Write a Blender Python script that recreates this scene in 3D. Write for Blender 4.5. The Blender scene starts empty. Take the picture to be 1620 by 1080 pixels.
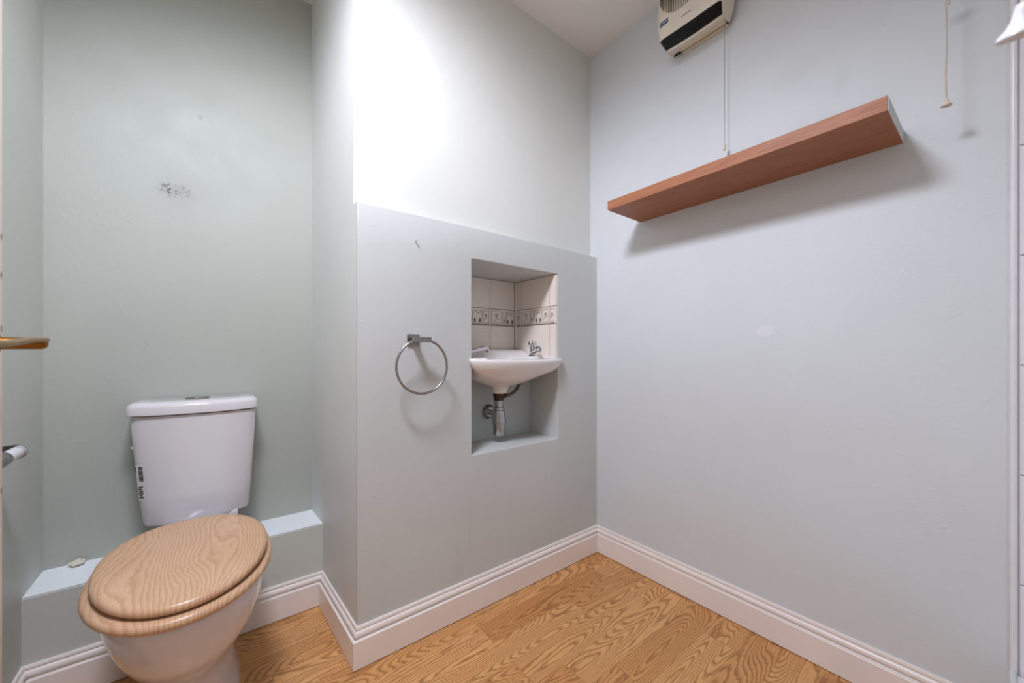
import bpy, bmesh, math, random
from mathutils import Vector, Matrix
R = math.radians
S = bpy.context.scene
COL = S.collection
random.seed(4)

# ------------------------------------------------------------------ camera
YAW = 51.85
cam_d = bpy.data.cameras.new('camera'); cam = bpy.data.objects.new('camera', cam_d); COL.objects.link(cam)
cam.location = (0, 0, 0.97)
cam.rotation_euler = (R(90), 0, R(YAW - 90))
cam_d.sensor_width = 36.0
cam_d.lens = 36.0 * 608 / 1620
cam_d.shift_y = 17.5 / 1620
cam_d.clip_start = 0.02
cam_d.dof.use_dof = True
cam_d.dof.focus_distance = 1.5
cam_d.dof.aperture_fstop = 3.2
S.camera = cam

# ------------------------------------------------------------------ light
S.view_settings.view_transform = 'Standard'
S.view_settings.look = 'None'
S.view_settings.gamma = 1.0
S.view_settings.use_curve_mapping = False
S.view_settings.exposure = 0.07
W = bpy.data.worlds.new('world'); S.world = W; W.use_nodes = True
bg = W.node_tree.nodes['Background']
bg.inputs['Color'].default_value = (0.86, 0.93, 1.0, 1); bg.inputs['Strength'].default_value = 0.44

# recessed ceiling lamp over the middle of the room: cool, cut off towards the ceiling by its rim
ld = bpy.data.lights.new('ceiling_lamp', 'SPOT'); ld.energy = 215; ld.color = (0.81, 0.85, 1.0)
ld.spot_size = R(152); ld.spot_blend = 0.74; ld.shadow_soft_size = 0.20
lo_lamp = bpy.data.objects.new('ceiling_lamp', ld); COL.objects.link(lo_lamp); lo_lamp.location = (-0.06, 0.58, 2.43)
lo_lamp.rotation_euler = Vector((0.21, 0.23, -1.0)).to_track_quat('-Z', 'Y').to_euler()

# ------------------------------------------------------------------ materials
def srgb(r, g, b):
    f = lambda v: ((v / 255) / 12.92) if v / 255 <= 0.04045 else ((v / 255 + 0.055) / 1.055) ** 2.4
    return (f(r), f(g), f(b), 1.0)

class N:
    """small node-graph helper"""
    def __init__(s, name, rough=0.5, color=None, metallic=0.0, spec=0.5, coat=0.0):
        s.m = bpy.data.materials.new(name); s.m.use_nodes = True
        s.t = s.m.node_tree; s.n = s.t.nodes; s.l = s.t.links
        s.b = s.n['Principled BSDF']
        s.b.inputs['Roughness'].default_value = rough
        s.b.inputs['Metallic'].default_value = metallic
        s.b.inputs['Specular IOR Level'].default_value = spec
        s.b.inputs['Coat Weight'].default_value = coat
        if color: s.b.inputs['Base Color'].default_value = color
        s.co = s.n.new('ShaderNodeTexCoord').outputs['Object']
    def set(s, sock, v):
        if isinstance(v, (int, float, tuple, list)): sock.default_value = v
        else: s.l.new(v, sock)
    def math(s, op, a, b=None, c=None, clamp=False):
        n = s.n.new('ShaderNodeMath'); n.operation = op; n.use_clamp = clamp
        s.set(n.inputs[0], a)
        if b is not None: s.set(n.inputs[1], b)
        if c is not None: s.set(n.inputs[2], c)
        return n.outputs[0]
    def sep(s, v):
        n = s.n.new('ShaderNodeSeparateXYZ'); s.l.new(v, n.inputs[0]); return n.outputs
    def comb(s, x, y, z):
        n = s.n.new('ShaderNodeCombineXYZ')
        for i, v in enumerate((x, y, z)): s.set(n.inputs[i], v)
        return n.outputs[0]
    def map(s, v, loc=(0, 0, 0), scale=(1, 1, 1), rot=(0, 0, 0)):
        n = s.n.new('ShaderNodeMapping'); s.l.new(v, n.inputs[0])
        n.inputs[1].default_value = loc; n.inputs[2].default_value = rot; n.inputs[3].default_value = scale
        return n.outputs[0]
    def noise(s, v, scale=5, detail=2, rough=0.5, dist=0.0):
        n = s.n.new('ShaderNodeTexNoise'); s.l.new(v, n.inputs['Vector'])
        n.inputs['Scale'].default_value = scale; n.inputs['Detail'].default_value = detail
        n.inputs['Roughness'].default_value = rough; n.inputs['Distortion'].default_value = dist
        return n.outputs['Fac']
    def white(s, v):
        n = s.n.new('ShaderNodeTexWhiteNoise'); n.noise_dimensions = '3D'; s.l.new(v, n.inputs[0]); return n.outputs['Value']
    def ramp(s, v, stops, interp='LINEAR'):
        n = s.n.new('ShaderNodeValToRGB'); s.set(n.inputs[0], v); cr = n.color_ramp; cr.interpolation = interp
        while len(cr.elements) < len(stops): cr.elements.new(0.5)
        for e, (p, c) in zip(cr.elements, stops):
            e.position = p; e.color = c if not isinstance(c, (int, float)) else (c, c, c, 1)
        return n.outputs[0]
    def mix(s, f, a, b, mode='MIX'):
        n = s.n.new('ShaderNodeMix'); n.data_type = 'RGBA'; n.blend_type = mode
        s.set(n.inputs[0], f); s.set(n.inputs[6], a); s.set(n.inputs[7], b); return n.outputs[2]
    def rng(s, v, a, b, c=0.0, d=1.0):
        n = s.n.new('ShaderNodeMapRange'); s.set(n.inputs[0], v)
        for i, q in enumerate((a, b, c, d)): n.inputs[1 + i].default_value = q
        return n.outputs[0]
    def color(s, v): s.set(s.b.inputs['Base Color'], v)
    def rough(s, v): s.set(s.b.inputs['Roughness'], v)
    def bump(s, v, strength=0.1, dist=0.002):
        n = s.n.new('ShaderNodeBump'); n.inputs['Strength'].default_value = strength; n.inputs['Distance'].default_value = dist
        s.l.new(v, n.inputs['Height']); s.l.new(n.outputs[0], s.b.inputs['Normal'])
    def blob(s, c, r, warp=0.0, wscale=30):
        """1 at the centre c, 0 beyond the ellipsoid radii r, edge broken up by noise"""
        v = s.map(s.co, loc=tuple(-c[i] / r[i] for i in range(3)), scale=tuple(1 / q for q in r))
        n = s.n.new('ShaderNodeVectorMath'); n.operation = 'LENGTH'; s.l.new(v, n.inputs[0])
        d = n.outputs['Value']
        if warp: d = s.math('ADD', d, s.math('MULTIPLY', s.math('SUBTRACT', s.noise(s.co, wscale, 4, 0.65), 0.5), warp))
        return s.rng(d, 1.0, 0.0)

def paint(name, base, rough=0.42, marks=None):
    k = N(name, rough=rough, spec=0.45)
    big = k.noise(k.co, 2.2, 3, 0.55)
    c = k.mix(k.rng(big, 0.3, 0.7), tuple(v * 0.97 for v in base[:3]) + (1,), tuple(min(1, v * 1.02) for v in base[:3]) + (1,))
    speck = k.noise(k.co, 55, 2, 0.5)
    c = k.mix(k.math('MULTIPLY', k.rng(speck, 0.77, 0.80), 0.3), c, srgb(165, 163, 158))
    h = k.math('ADD', k.math('MULTIPLY', k.noise(k.co, 150, 3, 0.6), 0.35), k.math('MULTIPLY', k.noise(k.map(k.co, scale=(1, 1, 0.6)), 22, 3, 0.55), 0.9))
    lump = k.rng(k.noise(k.co, 38, 1, 0.4), 0.70, 0.80)
    h = k.math('ADD', h, k.math('MULTIPLY', lump, 0.5))
    if marks:
        c, h = marks(k, c, h)
    k.color(c)
    k.rough(k.rng(k.noise(k.co, 9, 3), 0.3, 0.7, rough - 0.06, rough + 0.08))
    k.bump(h, 0.22, 0.0035)
    return k.m

def marks_alcove(k, c, h):
    halo = k.blob((-0.085, 1.80, 1.53), (0.13, 0.3, 0.10), 1.0, 9)
    c = k.mix(k.math('MULTIPLY', halo, 0.22), c, srgb(150, 147, 140))
    core = k.blob((-0.098, 1.80, 1.54), (0.058, 0.3, 0.030), 1.1, 30)
    dots = k.rng(k.noise(k.map(k.co, scale=(1, 1, 1.3)), 75, 3, 0.6), 0.50, 0.66)
    c = k.mix(k.math('MULTIPLY', k.math('MULTIPLY', core, 1.5, clamp=True), k.math('ADD', k.math('MULTIPLY', dots, 0.9), 0.12)), c, srgb(78, 78, 76))
    h = k.math('SUBTRACT', h, k.math('MULTIPLY', k.math('MULTIPLY', core, dots), 1.2))
    s2 = k.blob((-0.028, 1.80, 1.826), (0.008, 0.3, 0.014), 0.9, 120)
    c = k.mix(k.math('MULTIPLY', s2, 0.7), c, srgb(140, 140, 136))
    return c, h

def marks_right(k, c, h):
    patch = k.blob((1.497, 0.500, 1.040), (0.3, 0.034, 0.024), 0.9, 40)
    p = k.math('MULTIPLY', patch, 2.2, clamp=True)
    c = k.mix(k.math('MULTIPLY', p, 0.5), c, srgb(226, 228, 236))
    h = k.math('ADD', h, k.math('MULTIPLY', p, k.math('ADD', 0.5, k.noise(k.co, 70, 3))))
    for (y, z, ry, rz, f) in ((0.060, 1.818, 0.034, 0.020, 0.42), (0.33, 1.66, 0.06, 0.05, 0.16), (0.42, 1.88, 0.09, 0.05, 0.10), (0.30, 1.78, 0.03, 0.07, 0.12)):
        b = k.blob((1.497, y, z), (0.3, ry, rz), 0.9, 22)
        c = k.mix(k.math('MULTIPLY', b, f), c, srgb(140, 144, 138))
    return c, h

def marks_basin(k, c, h):
    run = k.rng(k.noise(k.map(k.co, scale=(40, 1, 1.5)), 1.0, 2), 0.60, 0.75)
    low = k.rng(k.sep(k.co)[2], 0.62, 0.35)
    c = k.mix(k.math('MULTIPLY', k.math('MULTIPLY', run, low), 0.08), c, srgb(150, 140, 132))
    return c, h

M = {}
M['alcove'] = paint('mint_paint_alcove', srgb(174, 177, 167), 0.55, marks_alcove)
M['mint'] = paint('mint_paint', srgb(202, 205, 197), 0.5)
M['right'] = paint('pale_paint_right', srgb(213, 217, 219), 0.5, marks_right)
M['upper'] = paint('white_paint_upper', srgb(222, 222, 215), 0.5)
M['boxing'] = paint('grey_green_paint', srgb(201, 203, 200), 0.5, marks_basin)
M['return'] = paint('return_paint', srgb(216, 218, 213), 0.5)
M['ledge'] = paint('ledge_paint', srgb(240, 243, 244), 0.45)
M['ceiling'] = paint('ceiling_paint', srgb(240, 236, 230), 0.8)

def simple(name, col, rough, **kw):
    k = N(name, rough=rough, color=col, **kw); return k
def gloss_white(name, col, rough=0.3, spots=()):
    k = N(name, rough=rough, spec=0.5)
    k.color(k.mix(k.rng(k.noise(k.co, 6, 3), 0.3, 0.75), col, tuple(v * 0.95 for v in col[:3]) + (1,)))
    chips = k.rng(k.noise(k.co, 42, 2, 0.5), 0.74, 0.76)
    for p in spots:      # paint knocked off the edge, brown wood showing
        b_ = k.math('MULTIPLY', k.blob(p, (0.03, 0.010, 0.009), 0.9, 90), 1.6, clamp=True)
        k.color(k.mix(b_, k.b.inputs['Base Color'].links[0].from_socket, srgb(120, 84, 52)))
    k.bump(k.math('ADD', k.noise(k.map(k.co, scale=(1, 1, 1)), 60, 2), k.math('MULTIPLY', chips, -1.5)), 0.10, 0.002)
    return k.m
M['skirting'] = gloss_white('gloss_skirting_paint', srgb(244, 234, 227), 0.28)
M['door'] = gloss_white('door_paint', srgb(236, 222, 206), 0.35, [(-0.291, 1.098, z_) for z_ in (1.175, 1.107, 1.012, 0.725)])

def ceramic(name, col, rough=0.08):
    k = N(name, rough=rough, spec=0.5, coat=0.3)
    k.color(k.mix(k.rng(k.noise(k.co, 4, 2), 0.35, 0.7), col, tuple(v * 0.975 for v in col[:3]) + (1,)))
    k.bump(k.noise(k.co, 14, 2), 0.02, 0.002)
    return k.m
M['ceramic'] = ceramic('toilet_ceramic', srgb(218, 213, 215), 0.10)
M['basin'] = ceramic('basin_ceramic', srgb(240, 234, 232), 0.12)

def metal(name, col, rough):
    k = N(name, rough=rough, metallic=1.0)
    k.color(k.mix(k.rng(k.noise(k.co, 40, 3), 0.4, 0.7), col, tuple(v * 0.85 for v in col[:3]) + (1,)))
    k.rough(k.rng(k.noise(k.co, 60, 3), 0.3, 0.7, rough * 0.8, rough * 1.3))
    return k.m
M['chrome'] = metal('chrome', srgb(215, 214, 214), 0.10)
M['satin'] = metal('dull_chrome', srgb(168, 164, 160), 0.26)
M['trap'] = metal('trap_chrome', srgb(190, 188, 188), 0.2)
M['brass'] = metal('aged_brass', srgb(176, 152, 122), 0.42)
M['brass_dark'] = metal('dark_aged_brass', srgb(150, 104, 48), 0.35)
M['braid'] = metal('braided_hose', srgb(130, 118, 104), 0.45)
M['bronze'] = metal('rusty_nut', srgb(92, 74, 64), 0.5)
def plain(name, col, rough, amt=0.06):
    k = N(name, rough=rough)
    k.color(k.mix(k.rng(k.noise(k.co, 25, 3), 0.3, 0.7), col, tuple(v * (1 - amt) for v in col[:3]) + (1,)))
    return k.m
M['cream_plastic'] = plain('cream_plastic', srgb(226, 212, 192), 0.4)
M['heater'] = plain('ivory_heater_plastic', srgb(232, 222, 206), 0.4)
M['bracket'] = plain('yellowed_plastic', srgb(222, 204, 176), 0.5)
M['black'] = plain('black_plastic', srgb(16, 16, 18), 0.32)
M['dark'] = plain('intake_gap_shade', srgb(92, 80, 68), 0.6)  # shade inside the heater's intake gaps, put in as a colour
M['badge'] = plain('blue_badge', srgb(30, 66, 112), 0.4)
M['badge_text'] = plain('badge_lettering', srgb(214, 222, 228), 0.5)
M['faint'] = plain('faint_print', srgb(128, 116, 104), 0.5)
M['white_plastic'] = plain('white_plastic', srgb(232, 232, 236), 0.3)
M['cord'] = plain('cream_cord', srgb(206, 192, 172), 0.8)
M['grey_cord'] = plain('grey_string', srgb(150, 146, 140), 0.8)
M['label'] = plain('sticker_paper', srgb(214, 214, 210), 0.6)
M['ink'] = plain('sticker_ink', srgb(78, 74, 72), 0.6)
M['rubber'] = plain('black_rubber', srgb(30, 26, 24), 0.5)
M['plaster'] = plain('plaster_crumb', srgb(226, 216, 200), 0.8)
M['nail'] = plain('painted_nail', srgb(196, 192, 190), 0.5)
M['white_tile'] = ceramic('white_wall_tile', srgb(232, 230, 236), 0.12)
M['grout'] = plain('grout', srgb(205, 200, 200), 0.8)
M['niche_tile'] = ceramic('cream_niche_tile', srgb(244, 232, 220), 0.2)
M['niche_grout'] = plain('brown_grout', srgb(168, 146, 128), 0.8)
M['motif'] = plain('tile_relief', srgb(172, 152, 140), 0.45)
M['motif_dark'] = plain('tile_relief_blue', srgb(96, 88, 92), 0.45)
M['silicone'] = plain('aged_sealant', srgb(214, 215, 214), 0.5)
M['tray'] = ceramic('shower_tray_white', srgb(226, 222, 222), 0.2)

def wood_floor():
    k = N('oak_laminate', rough=0.34, spec=0.4)
    x, y, z = k.sep(k.co)
    PW, PL = 0.102, 0.60
    v = k.math('DIVIDE', k.math('SUBTRACT', y, 0.026), PW)
    j = k.math('FLOOR', v); fy = k.math('SUBTRACT', v, j)
    off = k.white(k.comb(j, 3.7, 1.3))
    u = k.math('ADD', k.math('DIVIDE', k.math('SUBTRACT', x, 0.747), PL), k.math('MULTIPLY', k.math('ROUND', k.math('MULTIPLY', off, 5)), 0.2))
    i = k.math('FLOOR', u); fx = k.math('SUBTRACT', u, i)
    rid = k.white(k.comb(i, j, 0.5)); rid2 = k.white(k.comb(i, j, 9.5))
    gx = k.math('ADD', x, k.math('MULTIPLY', rid, 37)); gy = k.math('ADD', y, k.math('MULTIPLY', rid2, 11))
    base = k.noise(k.comb(k.math('MULTIPLY', gx, 1.5), k.math('MULTIPLY', gy, 9.0), k.math('MULTIPLY', rid, 20)), 1.0, 1.0, 0.4, 0.0)
    wob = k.noise(k.comb(k.math('MULTIPLY', gx, 30), k.math('MULTIPLY', gy, 130), 0.0), 1.0, 3, 0.6)
    ring = k.math('FRACT', k.math('ADD', k.math('MULTIPLY', base, 32), k.math('MULTIPLY', wob, 0.9)))
    line = k.ramp(ring, [(0.0, 0.95), (0.16, 0.65), (0.42, 0.12), (0.80, 0.0), (0.97, 0.55), (1.0, 0.95)])
    fine = k.noise(k.comb(k.math('MULTIPLY', gx, 9), k.math('MULTIPLY', gy, 420), 0.0), 1.0, 3, 0.6)
    c = k.mix(k.rng(rid, 0, 1), srgb(234, 178, 116), srgb(208, 148, 88))
    c = k.mix(k.math('MULTIPLY', line, 0.82), c, srgb(132, 78, 36))
    c = k.mix(k.math('MULTIPLY', k.rng(fine, 0.42, 0.72), 0.45), c, srgb(160, 104, 54))
    ey = k.math('MINIMUM', fy, k.math('SUBTRACT', 1.0, fy)); ex = k.math('MINIMUM', fx, k.math('SUBTRACT', 1.0, fx))
    seam = k.math('MAXIMUM', k.rng(ey, 0.010, 0.004), k.rng(ex, 0.0018, 0.0008))
    c = k.mix(k.math('MULTIPLY', seam, 0.35), c, srgb(120, 74, 36))
    k.color(c)
    k.rough(k.rng(fine, 0.3, 0.7, 0.30, 0.42))
    k.bump(k.math('SUBTRACT', k.math('MULTIPLY', fine, -0.3), seam), 0.08, 0.001)
    return k.m
M['floor'] = wood_floor()

def wood_seat():
    k = N('ash_seat_wood', rough=0.30, spec=0.45)
    x, y, z = k.sep(k.co)
    n1 = k.noise(k.comb(k.math('MULTIPLY', x, 6.5), k.math('MULTIPLY', y, 2.4), 3.3), 1.0, 1.0, 0.4, 0.0)
    n2 = k.noise(k.comb(k.math('MULTIPLY', x, 36), k.math('MULTIPLY', y, 24), 1.0), 1.0, 3, 0.55)
    val = k.math('ADD', k.math('ADD', k.math('MULTIPLY', n1, 27), k.math('MULTIPLY', x, 96)), k.math('MULTIPLY', n2, 1.5))
    ring = k.math('FRACT', val)
    line = k.ramp(ring, [(0.0, 0.9), (0.22, 0.55), (0.5, 0.10), (0.82, 0.0), (0.97, 0.6), (1.0, 0.9)])
    fine = k.noise(k.comb(k.math('MULTIPLY', x, 520), k.math('MULTIPLY', y, 14), 0.0), 1.0, 3, 0.6)
    c = k.mix(k.rng(k.noise(k.co, 7, 2), 0.3, 0.7), srgb(214, 178, 144), srgb(206, 168, 132))
    c = k.mix(k.math('MULTIPLY', line, 0.55), c, srgb(168, 118, 82))
    c = k.mix(k.math('MULTIPLY', k.rng(fine, 0.45, 0.72), 0.35), c, srgb(166, 122, 86))
    k.color(c); k.bump(fine, 0.04, 0.001)
    return k.m
M['seat'] = wood_seat()

def wood_shelf():
    k = N('red_oak_veneer', rough=0.5, spec=0.35)
    x, y, z = k.sep(k.co)
    n1 = k.noise(k.comb(k.math('MULTIPLY', x, 9), k.math('MULTIPLY', y, 0.9), k.math('MULTIPLY', z, 14)), 1.0, 2, 0.5)
    ring = k.math('FRACT', k.math('MULTIPLY', n1, 22))
    line = k.ramp(ring, [(0.0, 0.8), (0.3, 0.3), (0.6, 0.0), (0.9, 0.3), (1.0, 0.8)])
    fine = k.noise(k.comb(k.math('MULTIPLY', x, 260), k.math('MULTIPLY', y, 9), k.math('MULTIPLY', z, 330)), 1.0, 3, 0.6)
    c = k.mix(k.math('MULTIPLY', line, 0.35), srgb(172, 114, 80), srgb(136, 82, 52))
    c = k.mix(k.math('MULTIPLY', k.rng(fine, 0.42, 0.7), 0.55), c, srgb(124, 72, 46))
    k.color(c); k.bump(fine, 0.05, 0.001)
    return k.m
M['shelf'] = wood_shelf()

# ------------------------------------------------------------------ mesh helpers
def make(name, bm, mats, parent=None, smooth=False, angle=35):
    me = bpy.data.meshes.new(name); bmesh.ops.recalc_face_normals(bm, faces=bm.faces[:]) ; bm.to_mesh(me); bm.free()
    if not isinstance(mats, (list, tuple)): mats = [mats]
    for m in mats: me.materials.append(m)
    o = bpy.data.objects.new(name, me); COL.objects.link(o)
    if smooth:
        me.polygons.foreach_set('use_smooth', [True] * len(me.polygons))
        me.set_sharp_from_angle(angle=R(angle))
    if parent: o.parent = parent
    return o
def thing(name, label, cat, loc=(0, 0, 0), group=None):
    o = bpy.data.objects.new(name, None); COL.objects.link(o); o.location = loc; o.empty_display_size = 0.05
    o['label'] = label; o['category'] = cat
    if group: o['group'] = group
    return o
def tag(o, label, cat):
    o['label'] = label; o['category'] = cat; return o
def struct(o, label=None, cat=None):
    o['kind'] = 'structure'
    if label: o['label'] = label; o['category'] = cat
    return o
def box(bm, a, b, bevel=0.0, seg=2, mi=0):
    n0 = len(bm.faces)
    vs = [bm.verts.new((x, y, z)) for x in (a[0], b[0]) for y in (a[1], b[1]) for z in (a[2], b[2])]
    fs = [bm.faces.new([vs[i] for i in q]) for q in ((0, 1, 3, 2), (4, 6, 7, 5), (0, 4, 5, 1), (2, 3, 7, 6), (0, 2, 6, 4), (1, 5, 7, 3))]
    for f in fs: f.material_index = mi
    if bevel:
        es = list({e for f in fs for e in f.edges})
        r = bmesh.ops.bevel(bm, geom=es, offset=bevel, segments=seg, profile=0.5, affect='EDGES')
        for f in r['faces']: f.material_index = mi
    return fs
def loft(bm, rings, cap0=True, cap1=True, closed=True, mi=0):
    V = [[bm.verts.new(p) for p in r] for r in rings]
    n = len(V[0])
    for a, b in zip(V, V[1:]):
        for i in range(n if closed else n - 1):
            f = bm.faces.new((a[i], a[(i + 1) % n], b[(i + 1) % n], b[i])); f.material_index = mi
    if cap0: bm.faces.new(V[0][::-1]).material_index = mi
    if cap1: bm.faces.new(V[-1]).material_index = mi
    return V
def lathe(bm, prof, centre=(0, 0, 0), axis=(0, 0, 1), n=32, mi=0, cap0=True, cap1=True):
    """prof: list of (radius, distance along axis)"""
    q = Vector((0, 0, 1)).rotation_difference(Vector(axis).normalized()); c = Vector(centre)
    rings = [[c + q @ Vector((r * math.cos(2 * math.pi * i / n), r * math.sin(2 * math.pi * i / n), h)) for i in range(n)] for r, h in prof]
    return loft(bm, rings, cap0, cap1, mi=mi)
def tube(bm, pts, rad, n=12, mi=0, caps=True, closed=False):
    pts = [Vector(p) for p in pts]; m = len(pts)
    rs = rad if isinstance(rad, (list, tuple)) else [rad] * m
    T = []
    for i in range(m):
        a = pts[(i - 1) % m] if closed or i > 0 else pts[0]; b = pts[(i + 1) % m] if closed or i < m - 1 else pts[-1]
        T.append((b - a).normalized())
    up = Vector((0, 0, 1)) if abs(T[0].z) < 0.9 else Vector((1, 0, 0))
    u = T[0].cross(up).normalized(); rings = []
    for i in range(m):
        u = (u - T[i] * u.dot(T[i])).normalized(); w = T[i].cross(u)
        rings.append([pts[i] + (u * math.cos(2 * math.pi * j / n) + w * math.sin(2 * math.pi * j / n)) * rs[i] for j in range(n)])
    if closed:
        V = [[bm.verts.new(p) for p in r] for r in rings]
        for i in range(m):
            a, b = V[i], V[(i + 1) % m]
            for j in range(n): bm.faces.new((a[j], a[(j + 1) % n], b[(j + 1) % n], b[j])).material_index = mi
    else: loft(bm, rings, caps, caps, mi=mi)
def bez(pts, n=12):
    """Catmull-Rom through pts"""
    P = [Vector(p) for p in pts]; P = [2 * P[0] - P[1]] + P + [2 * P[-1] - P[-2]]; out = []
    for i in range(1, len(P) - 2):
        for s in range(n):
            t = s / n; a, b, c, d = P[i - 1:i + 3]
            out.append(0.5 * (2 * b + (c - a) * t + (2 * a - 5 * b + 4 * c - d) * t * t + (3 * b - a - 3 * c + d) * t ** 3))
    out.append(P[-2]); return out
def quad(bm, pts, mi=0):
    f = bm.faces.new([bm.verts.new(p) for p in pts]); f.material_index = mi; return f

# ------------------------------------------------------------------ room shell
XL, XR, XS0, XS1 = -0.40, 1.497, 0.358, 0.338       # left wall, right wall, return wall at its front / back
YB, YU, YL, YA = 1.23, 1.27, 1.63, 1.802            # boxing face, wall above it, ledge face, alcove wall
ZT, ZC, ZL = 1.439, 2.441, 0.306                    # boxing top, ceiling, ledge top
YN = -1.15                                          # near end of the modelled room

bm = bmesh.new(); box(bm, (-1.7, YN - 0.6, -0.05), (XR + 0.06, 1.95, 0.0))
struct(make('floor', bm, M['floor']))
bm = bmesh.new(); box(bm, (XL - 0.08, YN, ZC), (XR + 0.08, 1.95, ZC + 0.05))
struct(make('ceiling', bm, M['ceiling']))
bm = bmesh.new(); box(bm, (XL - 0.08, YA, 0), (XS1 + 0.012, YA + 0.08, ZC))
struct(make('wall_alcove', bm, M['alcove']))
bm = bmesh.new()
box(bm, (XL - 0.08, YN, 0), (XL, YA, ZC))
struct(make('wall_left', bm, M['mint']))
bm = bmesh.new(); box(bm, (XR, -0.015, 0), (XR + 0.08, YU + 0.1, ZC))
struct(make('wall_right', bm, M['right']))
bm = bmesh.new()      # wall above the boxing
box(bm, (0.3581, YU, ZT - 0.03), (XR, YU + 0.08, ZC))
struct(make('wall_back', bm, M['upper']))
bm = bmesh.new()      # return wall beside the toilet (runs very slightly askew)
lo = [(XS0, YB + 0.012, 0), (XS1, YA, 0), (XS1 + 0.03, YA, 0), (XS0 + 0.03, YB + 0.012, 0)]
loft(bm, [[Vector(p) for p in lo], [Vector((p[0], p[1], ZT - 0.004)) for p in lo]])
hi = [(XS0, YU + 0.001, 0), (XS1, YA, 0), (XS1 + 0.03, YA, 0), (XS0 + 0.03, YU + 0.001, 0)]
loft(bm, [[Vector((p[0], p[1], ZT - 0.004)) for p in hi], [Vector((p[0], p[1], ZC)) for p in hi]])
struct(make('wall_return', bm, M['return']))

# boxing-in with the niche: one plastered shell, soft arrises
NX0, NX1, NZ0, NZ1 = 0.774, 1.228, 0.584, 1.323
YND, YNT, ZSTEP = 1.424, 1.526, 0.93                 # lower and upper niche backs
bm = bmesh.new()
xs = [XS0, NX0, NX1, XR]; zs = [0.0, NZ0, NZ1, ZT]
g = [[bm.verts.new((x, YB, z)) for z in zs] for x in xs]
for i in range(3):
    for j in range(3):
        if i == 1 and j == 1: continue
        bm.faces.new((g[i][j], g[i + 1][j], g[i + 1][j + 1], g[i][j + 1]))
tb = [bm.verts.new((x, YU + 0.02, ZT)) for x in xs]
for i in range(3): bm.faces.new((g[i][3], g[i + 1][3], tb[i + 1], tb[i]))
sb = [bm.verts.new((XS0, YB + 0.03, z)) for z in zs]
for j in range(3): bm.faces.new((g[0][j + 1], sb[j + 1], sb[j], g[0][j]))
def V(x, y, z): return bm.verts.new((x, y, z))
fl, fr, ul, ur = g[1][1], g[2][1], g[1][2], g[2][2]
bl, br = V(NX0, YND, NZ0), V(NX1, YND, NZ0)
sl, sr = V(NX0, YND, ZSTEP), V(NX1, YND, ZSTEP)
tl, tr = V(NX0, YNT, ZSTEP), V(NX1, YNT, ZSTEP)
cl, cr = V(NX0, YNT, NZ1), V(NX1, YNT, NZ1)
bm.faces.new((fl, fr, br, bl)); bm.faces.new((bl, br, sr, sl)); bm.faces.new((sl, sr, tr, tl)); bm.faces.new((tl, tr, cr, cl)); bm.faces.new((cl, cr, ur, ul))
bm.faces.new((fl, bl, sl, tl, cl, ul)); bm.faces.new((fr, ur, cr, tr, sr, br))
arris = []
for e in bm.edges:
    a, b = e.verts[0].co, e.verts[1].co
    if abs(a.y - YB) < 1e-6 and abs(b.y - YB) < 1e-6:
        nich = all(NX0 - 1e-4 <= p.x <= NX1 + 1e-4 and NZ0 - 1e-4 <= p.z <= NZ1 + 1e-4 for p in (a, b))
        top = a.z > ZT - 1e-4 and b.z > ZT - 1e-4
        side = a.x < XS0 + 1e-4 and b.x < XS0 + 1e-4
        if nich or top or side: arris.append(e)
bmesh.ops.bevel(bm, geom=arris, offset=0.0045, segments=3, profile=0.5, affect='EDGES')
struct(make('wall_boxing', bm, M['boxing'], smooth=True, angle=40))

# ledge behind the toilet
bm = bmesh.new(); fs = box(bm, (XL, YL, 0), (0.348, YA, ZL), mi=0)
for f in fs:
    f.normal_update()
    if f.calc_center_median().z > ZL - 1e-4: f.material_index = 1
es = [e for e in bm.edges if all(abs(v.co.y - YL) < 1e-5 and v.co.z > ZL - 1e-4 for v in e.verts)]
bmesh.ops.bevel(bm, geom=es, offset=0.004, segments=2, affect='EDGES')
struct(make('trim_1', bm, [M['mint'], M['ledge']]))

# tiled wall past the end of the painted wall, with its edging bead
bm = bmesh.new()
box(bm, (XR - 0.004, YN, 0.185), (XR + 0.08, -0.024, ZC), mi=1)
TH = 0.2567
zg = 1.197
k0 = -4
ys = [-0.026, -0.226, -0.426, -0.626, -0.826, -1.026]
for k in range(-4, 5):
    z0, z1 = zg + k * TH, zg + (k + 1) * TH
    z0 = max(z0, 0.19); z1 = min(z1, ZC)
    if z1 - z0 < 0.02: continue
    for a, b in zip(ys, ys[1:]): box(bm, (XR - 0.0095, b + 0.0012, z0 + 0.0014), (XR, a - 0.0012, z1 - 0.0014), 0.0018, 2)
struct(make('wall_tiled', bm, [M['white_tile'], M['grout']]))
bm = bmesh.new()
tube(bm, [(XR - 0.0045, -0.0185, 0.185), (XR - 0.0045, -0.0185, ZC)], 0.0065, 16)
struct(make('trim_2', bm, M['white_plastic'], smooth=True))
bm = bmesh.new()
tube(bm, bez([(XR - 0.0002, -0.0105, 0.125), (XR - 0.0008, -0.0115, 0.8), (XR - 0.0002, -0.011, 1.6), (XR - 0.0006, -0.0115, ZC)], 6), 0.0028, 8)
struct(make('trim_3', bm, M['silicone'], smooth=True))
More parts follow.
